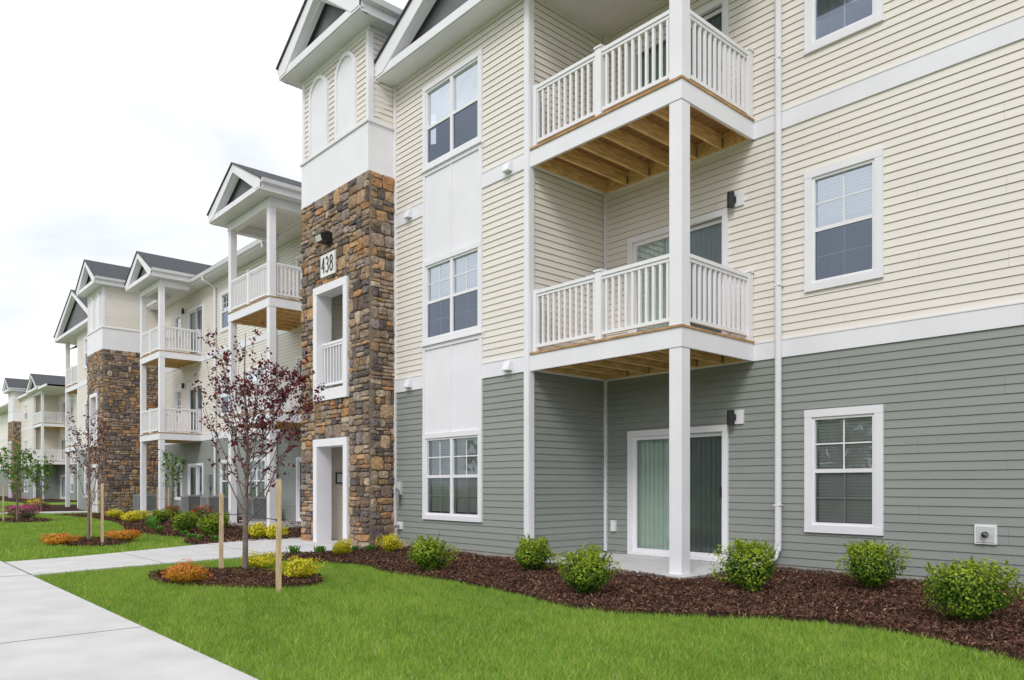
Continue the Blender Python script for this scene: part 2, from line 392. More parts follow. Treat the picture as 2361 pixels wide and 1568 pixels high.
        for (a,b,e,f) in regs:
            z=e
            while z<f-.005:
                rh=R.choice([.13,.17,.20,.24,.27]); 
                if f-z-rh<.09: rh=f-z
                t=a
                while t<b-.005:
                    w=R.uniform(.12,.34)
                    if b-t-w<.09: w=b-t
                    if R.random()<.45 and w<.34: blocks=[(t,t+w,z,z+rh)]
                    elif R.random()<.8:
                        k=z+rh*R.uniform(.35,.65); blocks=[(t,t+w,z,k),(t,t+w,k,z+rh)]
                    else:
                        k=z+rh*R.uniform(.4,.6); m=t+w*R.uniform(.35,.65); blocks=[(t,m,z,k),(m,t+w,z,k),(t,t+w,k,z+rh)]
                    for (p,q,u,v) in blocks:
                        cc=R.choice(pal); k=R.uniform(.75,1.2); cc=tuple(x*k for x in cc)
                        o=R.uniform(.035,.065); g=.005
                        cx,cz=(p+q)/2,(u+v)/2; hx,hz=(q-p)/2-g,(v-u)/2-g
                        nn=12; ex=R.uniform(3.4,6); ph=R.uniform(0,6.28)
                        rings=[]; base=[]
                        for i in range(nn):
                            th=2*math.pi*(i+.5)/nn; cs,sn=math.cos(th),math.sin(th)
                            rr=(abs(cs)**ex+abs(sn)**ex)**(-1/ex)
                            jj=1+.03*math.sin(2*th+ph)+R.uniform(-.035,.03)
                            base.append((cs*rr*jj,sn*rr*jj))
                        tx,tz=R.uniform(-.008,.008),R.uniform(-.008,.008)
                        for sc,oo in ((1.0,0.0),(1.0,o*.6),(.90,o*.93),(.55,o*1.04)):
                            rings.append([s.P(kind,c,cx+bx*(hx-(1-sc)*min(hx,hz) if sc>.6 else hx*sc),oo+(tx*bx+tz*bz if oo>0 else 0)+(R.uniform(-.004,.004) if oo>o*.7 else 0),cz+bz*(hz-(1-sc)*min(hx,hz) if sc>.6 else hz*sc)) for bx,bz in base])
                        V=[v for r_ in rings for v in r_]; Fc=[]
                        for rI in range(3):
                            for i in range(nn): Fc.append((rI*nn+i,rI*nn+(i+1)%nn,(rI+1)*nn+(i+1)%nn,(rI+1)*nn+i))
                        Fc.append(tuple(range(3*nn,4*nn)))
                        s['stone'].add(V,Fc,cc)
                    t+=w
                z+=rh
    def finish(s,name):
        e=empty(name)
        nm={'ivory':'ivory_siding','grey':'grey_siding','groove':'siding_lap_shade','lap_shade_g':'siding_lap_shade_grey','white':'white_trim','rail':'vinyl_frames','gut':'gutters','stone':'stone_veneer','shingle':'roof_shingles','wood':'deck_joists','woodedge':'deck_boards','post':'columns'}
        for k,mb in s.m.items():
            mb.obj(nm.get(k,k+'_part'),M['white'] if k=='post' else M[k],e,usecol=(k=='stone'),bevel=.008 if k=='post' else 0)
        return e

Z1,Z2=2.93,6.05   # deck fascia bottoms
def walls(b,kind,c,s0,s1,holes,ztop=8.75,bands=True,zb=.10):
    b.siding(kind,c,s0,s1,zb,Z1,holes,'grey')
    b.siding(kind,c,s0,s1,Z1+.25,Z2,holes,'ivory'); b.siding(kind,c,s0,s1,Z2+.25,ztop,holes,'ivory')
    if bands:
        for z in (Z1,Z2):
            seg=[(s0,s1)]
            for H in holes:
                if H[2]<z+.1<H[3]:
                    seg=[x for p,q in seg for x in (((p,H[0]),(H[1],q)) if H[0]>p and H[1]<q else ((p,q),))]
            for p,q in seg:
                b.wb('white',kind,c,p,q,-.02,.026,z,z+.25)
                b.wb('white',kind,c,p,q,.0,.034,z+.235,z+.256)
    b.wb('found',kind,c,s0,s1,-.05,-.0,-.1,zb)
def tower(b,x0,x1,yf,yb,seed=3,through=24):
    a,q=x0+.58,x1-.66
    holes=[(a,q,0.0,2.11),(a,q,2.88,5.19)]
    b.stone('f',yf,x0-.04,x1+.045,0.0,7.0,holes,seed)
    b.stone('r',x1,yf,yb,0.0,7.0,(),seed+1)
    b.stone('l',x0,yf,yb,0.0,7.0,(),seed+2)
    tw=.15
    for (z0,z1) in ((0.0,2.11),(2.88,5.19)):
        b.wb('white','f',yf,a,q,-.25,.09,z1-tw,z1)
        b.wb('white','f',yf,a,a+tw,-.25,.087,z0 if z0<1 else z0+.22,z1-tw); b.wb('white','f',yf,q-tw,q,-.25,.087,z0 if z0<1 else z0+.22,z1-tw)
    b.wb('white','f',yf,a,q,-.25,.09,2.88,3.10)
    b.railrun('f',yf+.08,a+tw,q-tw,3.12,hgt=.93)
    b.siding('r',a-.06,yf+.26,through,.05,2.45,(),'inside'); b.siding('r',a-.06,yf+.26,through,3.1,5.6,(),'inside')
    b['inside'].box(q+.06,q+.1,yf+.26,through,0,5.6)
    b['soffit'].box(a-.06,q+.3,yf+.1,through,2.45,2.55); b['conc'].box(a-.06,q+.3,yf+.1,through,3.02,3.1)
    b['soffit'].box(a-.06,q+.3,yf+.1,through,5.6,5.7)
    for k,c,s0,s1 in (('f',yf,x0-.034,x1+.034),('r',x1,yf+.051,yb),('l',x0,yf+.051,yb)):
        e=.004 if k=='f' else 0
        b.wb('white',k,c,s0,s1,-.05,.030+e,7.0,7.90)
        b.wb('white',k,c,s0-(.032 if k=='f' else 0),s1+(.032 if k=='f' else 0),-.05,.062+e,7.90,7.95)
        b.wb('white',k,c,s0-(.005 if k=='f' else 0),s1+(.005 if k=='f' else 0),-.049,.038+e,6.99,7.03)
        b.siding(k,c,x0 if k=='f' else yf,x1 if k=='f' else yb,7.95,9.72,(),'ivory')
        b.wb('white',k,c,s0,s1,-.02,.022+e,9.60,9.72)
    b.wb('white','f',yf,x0-.022,x0+.07,-.02,.022,7.95,9.6); b.wb('white','f',yf,x1-.07,x1+.022,-.02,.022,7.95,9.6)
    b.wb('white','r',x1,yf+.021,yf+.09,-.02,.0235,7.95,9.6)
    w=.78*(x1-x0)/2.6; gap=((x1-x0)-2*w)/3
    for i in range(2):
        s0=x0+gap+i*(w+gap*.9)-.02; r=w/2; cx=s0+r; zt=9.5-r
        def arch(rr,zb):
            return [(cx-rr,zb)]+[(cx-rr*math.cos(t),zt+rr*math.sin(t)) for t in np.linspace(0,math.pi,17)]+[(cx+rr,zb)]
        b['white'].prismY(arch(r-.07,7.952),yf-.028,yf+.02)
        o=arch(r,7.952); n=arch(r-.07,7.952)
        for j in range(len(o)-1):
            b['white'].prismY([o[j],o[j+1],n[j+1],n[j]],yf-.062,yf+.0)
    b.gable(x0-.32,x1+.34,yf-.40,yb,9.68,1.0)
def balcony(b,x0,x1,yf,yb,lcol=True,full=True,zc=8.74):
    for zb in (Z1,Z2):
        b.deck(x0,x1,yf,yb,zb); zt=zb+.277
        b.railrun('f',yf+.07,x0+(.2 if lcol else .04),x1-.2,zt,posts=[(x0+x1)/2-.03])
        b.railrun('r',x1-.07,yf+.2,yb-.02,zt,posts=[yb-.07])
        if not lcol: b.wb('rail','f',yf+.07,x0+.02,x0+.1,-.045,.045,zt,zt+.96)
        if lcol: b.railrun('l',x0+.07,yf+.2,yb-.02,zt,posts=[yb-.07])
    for cx in ([x0+.105,x1-.105] if lcol else [x1-.105]):
        b.col(cx,yf+.105,.05,Z1); b.col(cx,yf+.105,Z1+.277,Z2); b.col(cx,yf+.105,Z2+.277,zc+.03)

b=Bld()
# --- right-hand wall
WB=9.63; holes=[]
for z0,z1,bl in ((.56,2.18,'half'),(3.75,5.35,'top'),(6.92,8.5,'top')):
    holes.append(b.window('f',WB,-4.83,-3.82,z0,z1,1,bl))
    holes.append(b.window('f',WB,1.0,2.0,z0,z1,1,bl))
for z0,z1 in ((.06,2.06),(3.2,5.2),(6.32,8.3)): holes.append(b.slider('f',WB,-7.84,-5.99,z0,z1))
walls(b,'f',WB,-8.37,5.0,holes,ztop=9.6)
b['dark'].box(-8.3,5,WB+1.0,WB+1.1,0,9.6)
# --- bay
WF=7.89; holes=[]
for z0,z1,bl in ((.575,2.10,'half'),(3.70,5.19,'top'),(6.82,8.33,'top')):
    holes.append(b.window('f',WF,-11.13,-9.47,z0,z1,2,bl,tw=.085,grid=z0<6))
for z0,z1 in ((2.10,3.70),(5.19,6.82)):
    b.wb('white','f',WF,-11.125,-9.475,-.02,.016,z0,z1); holes.append((-11.12,-9.48,z0,z1))
    b.wb('white','f',WF,-10.32,-10.28,-.02,.036,z0+.002,z1-.12)
    b.wb('white','f',WF,-11.14,-9.46,.0,.040,z1-.10,z1-.03); b.wb('white','f',WF,-11.15,-9.45,.0,.075,z1-.03,z1-.003)
    b.wb('white','f',WF,-11.13,-11.06,.0,.038,z0+.002,z1-.101); b.wb('white','f',WF,-9.54,-9.47,.0,.038,z0+.002,z1-.101)
walls(b,'f',WF,-12.1,-8.37,[h for h in holes],ztop=8.75)
walls(b,'r',-8.37,WF,WB,[],ztop=8.75,bands=False)
b.siding('r',-8.37,WF,WB,Z1,Z1+.25,(),'ivory');b.siding('r',-8.37,WF,WB,Z2,Z2+.25,(),'ivory')
b.wb('white','f',WF,-8.45,-8.345,-.0,.038,.2,8.75); b.wb('white','r',-8.37,WF-.025,WF+.08,.0,.03,.2,8.75)
b.wb('white','f',WB,-8.35,-8.30,-.0,.038,.08,8.75)
b.wb('white','f',WF,-12.08,-12.02,0,.038,.1,8.72)
b['dark'].box(-12,-8.5,WF+.9,WF+1.0,0,8.7)
for x,z in ((-8.8,Z2+.12),(-8.8,Z1+.12),(-11.55,Z2+.12),(-11.55,Z1+.12)):
    b['white'].prismX([(WF-.03,z-.07),(WF-.03,z+.08),(WF-.07,z+.08),(WF-.12,z-.05),(WF-.12,z-.07)],x-.075,x+.075)
    b['lens'].box(x-.06,x+.06,WF-.11,WF-.04,z-.078,z-.071)
balcony(b,-8.34,-5.58,WF,WB,lcol=False)
b.gable(-12.13,-5.2,7.47,WB+2,8.72,1.75)
b['black'].box(-6.9,-6.8,8.6,8.7,8.69,8.73)
# downspout
ds=[(-5.19,WB-.065,9.6),(-5.19,WB-.065,.42),(-5.19,WB-.075,.30),(-5.21,WB-.12,.20),(-5.25,WB-.22,.15),(-5.30,WB-.42,.12)]
b['gut'].tube(ds,[.046]*6,10)
for z in (.9,3.9,7.0): b['gut'].box(-5.24,-5.14,WB-.112,WB-.02,z,z+.02)
for z in (2.16,5.28,8.38):
    b.wb('white','f',WB,-5.88,-5.74,0,.035,z-.10,z+.10)
    b['black'].tube([(-5.90,WB-.10,z-.11),(-5.90,WB-.10,z+.10)],[.052,.052],14); b['black'].box(-5.92,-5.85,WB-.07,WB-.03,z-.04,z+.04)
b.wb('white','f',WB,-2.82,-2.60,0,.035,.52,.74); b.wb('lens','f',WB,-2.80,-2.62,.035,.045,.54,.72)
b['black'].tube([(-2.71,WB-.05,.63),(-2.71,WB-.09,.63)],[.035,.03],10); b['galv'].tube([(-2.71,WB-.09,.64),(-2.66,WB-.14,.62)],[.016,.012],8)
b.wb('white','f',WB,-8.19,-8.10,0,.05,.42,.60)
b.wb('lens','f',WF,-11.95,-11.83,0,.05,1.0,1.25); b['galv'].tube([(-11.89,WF-.08,1.1),(-11.8,WF-.13,1.06),(-11.78,WF-.13,.9)],[.03,.03,.02],8)
b['galv'].tube([(-11.89,WF-.05,.8),(-11.89,WF-.05,1.0)],[.015,.015],8)
b.wb('white','f',WF,-11.97,-11.80,0,.04,.36,.50); b['galv'].tube([(-11.89,WF-.04,.43),(-11.86,WF-.14,.41)],[.02,.03],8)
# --- tower with entrance
tower(b,-14.7,-12.1,7.33,8.6,seed=3)
# --- left long wall
WW=10.7; holes=[]
for z0,z1,bl in ((.56,2.12,'half'),(3.73,5.23,'none'),(6.88,8.35,'none')):
    holes.append(b.window('f',WW,-28.15,-27.2,z0,z1,1,bl)); holes.append(b.window('f',WW,-25.7,-24.1,z0,z1,2,bl))
    holes.append(b.window('f',WW,-33.2,-32.35,z0,z1,1,bl)); holes.append(b.window('f',WW,-18.3,-17.3,z0,z1,1,bl))
for z0,z1 in ((.06,2.06),(3.2,5.2),(6.32,8.3)):
    holes.append(b.slider('f',WW,-31.6,-29.9,z0,z1)); holes.append(b.slider('f',WW,-21.9,-20.1,z0,z1))
walls(b,'f',WW,-35.4,-14.7,holes,ztop=9.0)
b['dark'].box(-35.3,-14.8,WW+1.0,WW+1.1,0,9)
for x in (-28.55,-23.3): b['gut'].tube([(x,10.17,9.0),(x,10.17,8.85),(x,WW-.08,8.65),(x,WW-.07,.3),(x,WW-.25,.12)],[.045]*5,8)
for x in (-32.0,-19.8):
    for z in (2.16,5.28,8.35): b['black'].tube([(x,WW-.10,z-.11),(x,WW-.10,z+.10)],[.055]*2,10)
b['white'].box(-35.2,-14.7,10.22,10.25,8.93,9.12); b['soffit'].box(-35.2,-14.7,10.25,10.72,8.93,8.96)
b['gut'].prismX([(10.22,8.97),(10.13,8.99),(10.10,9.1),(10.22,9.1)],-35.2,-14.7)
b['shingle'].prismX([(10.16,9.12),(10.16,9.16),(17,12.2),(17,12.1)],-50,-14.7)
for (x0,x1,yf) in ((-22.4,-19.5,8.72),(-32.6,-30.1,9.12)):
    balcony(b,x0,x1,yf,WW,lcol=True)
    b['white'].box(x0-.02,x1+.02,yf+.0,yf+.2,8.76,9.0)
    b['white'].box(x1-.2,x1+.02,yf+.2,WW-.5,8.76,9.0); b['white'].box(x0-.02,x0+.2,yf+.2,WW-.5,8.76,9.0)
    b.gable(x0-.38,x1+.38,yf-.42,WW+1,9.0,.95)
for x in (-23.7,-29.3,-16.3): b.wb('galv','f',WW,x,x+.3,0,.12,1.1,1.6); b['galv'].tube([(x+.15,WW-.05,.1),(x+.15,WW-.05,1.1)],[.03]*2,8)
# --- second tower and its bay / balcony
tower(b,-37.9,-35.4,8.45,10.8,seed=11)
holes=[]
for z0,z1,bl in ((.575,2.10,'half'),(3.70,5.19,'none'),(6.82,8.33,'none')):
    holes.append(b.window('f',9.0,-41.0,-39.4,z0,z1,2,bl))
walls(b,'f',9.0,-42.4,-37.9,holes,ztop=8.75)
balcony(b,-45.3,-42.45,9.0,10.9,lcol=True); b.gable(-45.7,-37.9,8.6,12,8.72,1.75)
walls(b,'f',10.9,-50,-42.4,[],ztop=8.9)
walls(b,'r',-42.4,9.0,10.9,[],ztop=8.75)
for xa,xb in ((-50,-37.6),(-35.7,-14.3),(-12.5,5)): b['found'].box(xa,xb,24,24.2,0,9)  # unseen back walls in foundation material, added for shadow casting
b['found'].box(4.9,5,WB+.05,24,0,9.6)
b['shingle'].add([(-50,17,12.2),(-14.7,17,12.2),(-14.7,24,9.1),(-50,24,9.1)],[(0,1,2,3)])
b['shingle'].add([(-14.7,WF+1,9.4),(5.2,WF+1.4,9.62),(5.2,17,12.6),(-14.7,17,12.6)],[(0,1,2,3)])
b['shingle'].add([(-14.7,17,12.6),(5.2,17,12.6),(5.2,24.3,9.1),(-14.7,24.3,9.1)],[(0,1,2,3)])
B1=b.finish('apartment_building')

# number plate and flood light
plate=MB(); yf=7.33-.075
plate.box(-13.78,-13.22,yf-.02,yf+.02,5.34,5.78); plate.obj('number_plate',M['sign'],B1)
nm=MB(); yy=yf-.026
def stroke(pts,r=.012): nm.tube([(x,yy,z) for x,z in pts],[r]*len(pts),6)
cxs=(-13.665,-13.505,-13.335); zc=5.56; hh=.15; ww=.055
c=cxs[0]; stroke([(c+.018,zc+hh),(c-ww,zc-.045),(c+ww+.006,zc-.045)]); stroke([(c+.026,zc+hh),(c+.026,zc-hh)])
c=cxs[1]
def arc(cx,cz,rx,rz,a0,a1,n=14): return [(cx+rx*math.cos(math.radians(a)),cz+rz*math.sin(math.radians(a))) for a in np.linspace(a0,a1,n)]
stroke(arc(c-.004,zc+.079,ww*.85,.071,150,-90)); stroke(arc(c-.004,zc-.071,ww,.079,90,-150))
c=cxs[2]; stroke(arc(c,zc+.083,ww*.80,.067,0,360,20)); stroke(arc(c,zc-.067,ww,.083,0,360,20)); stroke([(c-.02,zc+.016),(c+.02,zc+.016)],.014)
nm.obj('number_438',M['ink'],B1)
fl=MB(); fl.prismX([(yf+.02,5.98),(yf+.02,6.16),(yf-.10,6.18),(yf-.24,6.10),(yf-.20,5.97)],-13.62,-13.36); fl.box(-13.52,-13.46,yf-.0,yf+.05,5.93,5.98); fl.obj('flood_light',M['black'],B1)
fl=MB(); fl.add([(-13.60,yf-.240,6.085),(-13.38,yf-.240,6.085),(-13.38,yf-.206,5.975),(-13.60,yf-.206,5.975)],[(0,1,2,3)]); fl.obj('flood_lens',M['lens'],B1)
nf=MB(); X=-14.18+.02; nf.box(X,X+.02,7.78,7.98,1.22,1.45); nf.obj('notice_frame',M['black'],B1)
nf=MB(); nf.box(X+.02,X+.024,7.80,7.96,1.245,1.425); nf.obj('notice_sheet',M['lens'],B1)

# --- far building
b=Bld(); WD=14.4; holes=[]
for z0,z1 in ((.56,2.12),(3.73,5.23),(6.88,8.35)):
    holes.append(b.window('f',WD,-70.3,-69.4,z0,z1,1,'none')); holes.append(b.slider('f',WD,-74,-72,z0-.5,z1-.05))
walls(b,'f',WD,-75,-68.6,holes,ztop=9.0); walls(b,'r',-68.6,WD,26,[],ztop=9.0)
holes=[]
for z0,z1 in ((.56,2.12),(3.73,5.23),(6.88,8.35)): holes.append(b.window('f',12.5,-78.8,-77.2,z0,z1,2,'none'))
walls(b,'f',12.5,-80.5,-75,holes,ztop=9.0); walls(b,'r',-75,12.5,WD,[],ztop=9.0)
balcony(b,-75,-71.5,12.5,WD,lcol=True); b['white'].box(-75,-71.5,12.5,12.7,8.76,9.0)
b.gable(-75.6,-71.1,12.1,WD+3,9.0,1.2)
tower(b,-83,-80.5,11.9,13.5,seed=21,through=18)
walls(b,'f',13.5,-100,-83,[],ztop=9.0)
b['dark'].box(-99,-83.2,WD+1.6,WD+1.7,0,9); b['dark'].box(-80.2,-68.8,WD+1.6,WD+1.7,0,9)
b['shingle'].add([(-100,12.3,9.15),(-68.1,12.3,9.15),(-74.5,20,12.9),(-100,20,12.9)],[(0,1,2,3)])
b['shingle'].add([(-68.1,12.3,9.15),(-68.1,27.5,9.15),(-74.5,20,12.9)],[(0,1,2)])
b['white'].box(-100,-68.1,12.2,12.3,8.98,9.16); b['soffit'].box(-100,-68.1,12.3,14.4,8.98,9.0)
b.finish('apartment_building')

# ------------------------------------------------------------ ground
sheet('ground',[(-600,-400),(400,-400),(400,500),(-600,500)],0,M['lawn'])
front=[(-1.42,5.82),(-2.09,6.16),(-2.97,6.24),(-3.89,5.69),(-4.56,5.29),(-5.2,5.22),(-5.89,5.43),(-7.2,5.57),(-8.49,5.47),(-9.3,5.66),(-9.9,5.66),(-10.5,5.35),(-11.0,5.1),(-11.72,5.0)]
bed1=[(5,5.5),(1.5,5.4)]+smooth_open(front)+[(-12.0,7.4),(-12.0,7.95),(-8.4,7.95),(-8.4,9.7),(5,9.7)]
sheet('mulch_bed',bed1,.012,M['mulch'])
treebed=[(-9.35+1.19*math.cos(a)+.45*math.sin(a),3.72+.82*math.sin(a)) for a in np.linspace(0,2*math.pi,40)[:-1]]
sheet('mulch_bed',treebed,.012,M['mulch'])
fr2=[(-14.9,5.25),(-15.6,5.2),(-17.5,5.75),(-20.1,5.4),(-23,6.0),(-26,6.5),(-30.5,6.7),(-34,6.4)]
bed2=smooth_open(fr2)+[(-34,8.4),(-35.3,10.8),(-15,10.8),(-15.2,7.2)]
sheet('mulch_bed',bed2,.012,M['mulch'])
tb2=[(-17.3+1.25*math.cos(a),3.85+.75*math.sin(a)) for a in np.linspace(0,2*math.pi,30)[:-1]]
sheet('mulch_bed',tb2,.013,M['mulch'])
bed3=[(-38.5,6.3),(-45,6.2),(-52,6.6),(-52,10.9),(-42.5,10.9),(-42.5,9),(-38.2,8.5)]
sheet('mulch_bed',bed3,.012,M['mulch'])
tb3=[(-29.5+2.0*math.cos(a),4.6+.8*math.sin(a)) for a in np.linspace(0,2*math.pi,30)[:-1]]
sheet('mulch_bed',tb3,.013,M['mulch'])
bed4=[(-60,9.5),(-70,9.3),(-100,9.3),(-100,14),(-60,14)]
sheet('mulch_bed',bed4,.012,M['mulch'])
SW0,SW1=-.15,1.86
sheet('sidewalk',[(30,SW0),(30,SW1),(-11.25,SW1),(-11.25,SW1+.001),(-200,SW1+.2),(-200,SW0)],.03,M['conc'],.05)
path=[(-11.2,SW1+.012),(-11.45,2.6),(-11.66,3.73),(-11.9,5.4),(-12.02,6.9),(-12.02,7.3),(-12.8,7.3),(-12.8,7.6),(-15.5,7.6),(-15.6,6.6),(-15.2,5.8),(-14.7,4.9),(-14.1,3.7),(-13.7,2.9),(-13.45,SW1+.022)]
sheet('entry_path',path,.034,M['conc'],.05)
sheet('entry_path',[(-36.3,SW1+.06),(-36.5,8.9),(-38.0,8.9),(-38.2,SW1+.06)],.034,M['conc'],.05)
sheet('breezeway_floor',[(-14.3,7.58),(-12.7,7.3),(-12.7,25),(-14.3,25)],.045,M['conc'],.05)
sheet('patio_slab',[(-8.33,7.72),(-5.42,7.72),(-5.42,9.6),(-8.33,9.6)],.055,M['conc'],.07)
sheet('patio_slab',[(-22.6,8.5),(-19.2,8.5),(-19.2,10.7),(-22.6,10.7)],.055,M['conc'],.07)
sheet('patio_slab',[(-32.8,8.9),(-29.7,8.9),(-29.7,10.7),(-32.8,10.7)],.055,M['conc'],.07)
sheet('road',[(200,-12),(200,-3),(-300,-3),(-300,-12)],.01,M['asphalt'])
j=MB()
for x in (2.9,-1.8,-6.55,-11.32,-16.1,-20.8,-25.5,-30.2,-35,-40,-45):
    j.box(x-.005,x+.005,SW0+.01,SW1-.01,.025,.0325)
for y in (3.6,5.4): 
    xe=-11.68 if y<4 else -11.93; xw=-14.0 if y<4 else -14.95
    j.box(xw,xe,y-.005,y+.005,.03,.0365)
j.box(-13.4,-11.3,SW1+.006,SW1+.016,.03,.0365)
j.obj('pavement_joints',M['joint'])

# ------------------------------------------------------------ grass blades
def grass(poly,excl,dens,h,w,name):
    xs=[p[0] for p in poly]; ys=[p[1] for p in poly]; A=(max(xs)-min(xs))*(max(ys)-min(ys)); n=int(A*dens)
    x=rng.uniform(min(xs),max(xs),n); y=rng.uniform(min(ys),max(ys),n)
    k=inpoly(x,y,poly)
    for e in excl: k&=~inpoly(x,y,e)
    x=x[k];y=y[k];n=len(x)
    pat=(np.sin(x*1.7+np.sin(y*2.3)*1.3)*np.sin(y*2.9+x*.6)*.4+np.sin(x*6.1+2*np.sin(y*4.7))*np.sin(y*7.3+np.sin(x*3.9)*2)*.4+np.sin(x*17+y*5)*np.sin(y*19-x*7)*.3)*.8+.5
    pat=np.clip(pat,0,1)
    H=h*rng.uniform(.4,1.3,n)*(.7+.5*pat); a=rng.uniform(0,2*np.pi,n); lean=rng.uniform(.1,1.1,n)*H; la=rng.uniform(0,2*np.pi,n)
    W=w*rng.uniform(.6,1.3,n)
    dx=np.cos(a)*W/2;dy=np.sin(a)*W/2
    z=np.zeros(n)
    V=np.stack([np.stack([x-dx,y-dy,z],1),np.stack([x+dx,y+dy,z],1),np.stack([x+np.cos(la)*lean,y+np.sin(la)*lean,H],1)],1).reshape(-1,3)
    F=np.arange(3*n).reshape(n,3)
    base=np.array([.34,.50,.070]); alt=np.array([.55,.60,.20]); dk=np.array([.145,.28,.030])
    t=rng.random((n,1)); p=(pat*.6+rng.random(n)*.4).reshape(-1,1)
    C=dk*(1-p)+base*p; C=C*(1-.6*t**4)+alt*.6*t**4; C*=rng.uniform(.75,1.25,(n,1))
    dead=rng.random(n)<.025; C[dead]=np.array([.50,.42,.22])
    np_mesh(name,V,F,C,M['grass'])
lawn1=[(-11.22,SW1+.0),(0,SW1),(1,3),(1.5,5.4)]+smooth_open(front)+[(-11.9,5.0),(-11.66,3.73),(-11.45,2.6)]
grass(lawn1,[treebed],3900,.050,.007,'lawn_grass')
lawn2=[(-13.5,SW1+.05),(-13.75,2.9),(-14.15,3.7),(-14.75,4.9)]+smooth_open(fr2)+[(-36.2,6.4),(-36.2,SW1+.15)]
grass(lawn2,[tb2,tb3],900,.055,.016,'lawn_grass')
grass([(-38.3,SW1+.2),(-38.5,6.3),(-45,6.2),(-60,9),(-60,SW1+.2)],[],120,.06,.04,'lawn_grass')

# ------------------------------------------------------------ mulch chips
def chips(poly,dens,name,sz=.035,excl=()):
    xs=[p[0] for p in poly]; ys=[p[1] for p in poly]; n=int((max(xs)-min(xs))*(max(ys)-min(ys))*dens)
    x=rng.uniform(min(xs),max(xs),n); y=rng.uniform(min(ys),max(ys),n)+0
    k=inpoly(x,y,poly)
    for e in excl:k&=~inpoly(x,y,e)
    x=x[k];y=y[k];n=len(x)
    hump=(np.sin(x*3.1+np.sin(y*2.2))*np.sin(y*3.7+np.sin(x*1.9))*.5+.5)*.03+(np.sin(x*11+np.sin(y*9)*2)*np.sin(y*13+np.sin(x*7))*.5+.5)*.02
    P=np.stack([x,y,hump+rng.uniform(.008,.036,n)],1); Nn=rng.normal(size=(n,3))*.65+np.array([0,0,1])
    V,F=leafquads(P,Nn,sz*rng.uniform(.5,2.1,n),sz*.36*rng.uniform(.5,1.3,n))
    c=np.array([[.145,.072,.048],[.085,.041,.028],[.22,.125,.085],[.042,.022,.016],[.36,.25,.17]])
    C=c[rng.choice(5,n,p=[.35,.3,.17,.14,.04])]*rng.uniform(.75,1.25,(n,1))
    np_mesh(name,V,F,C,M['chip'])
patio=[(-8.33,7.72),(-5.42,7.72),(-5.42,9.6),(-8.33,9.6)]
chips(bed1,2400,'mulch',excl=[patio]); chips(treebed,2600,'mulch'); chips(tb2,700,'mulch',.05); chips(bed2,350,'mulch',.06); chips(tb3,250,'mulch',.07)

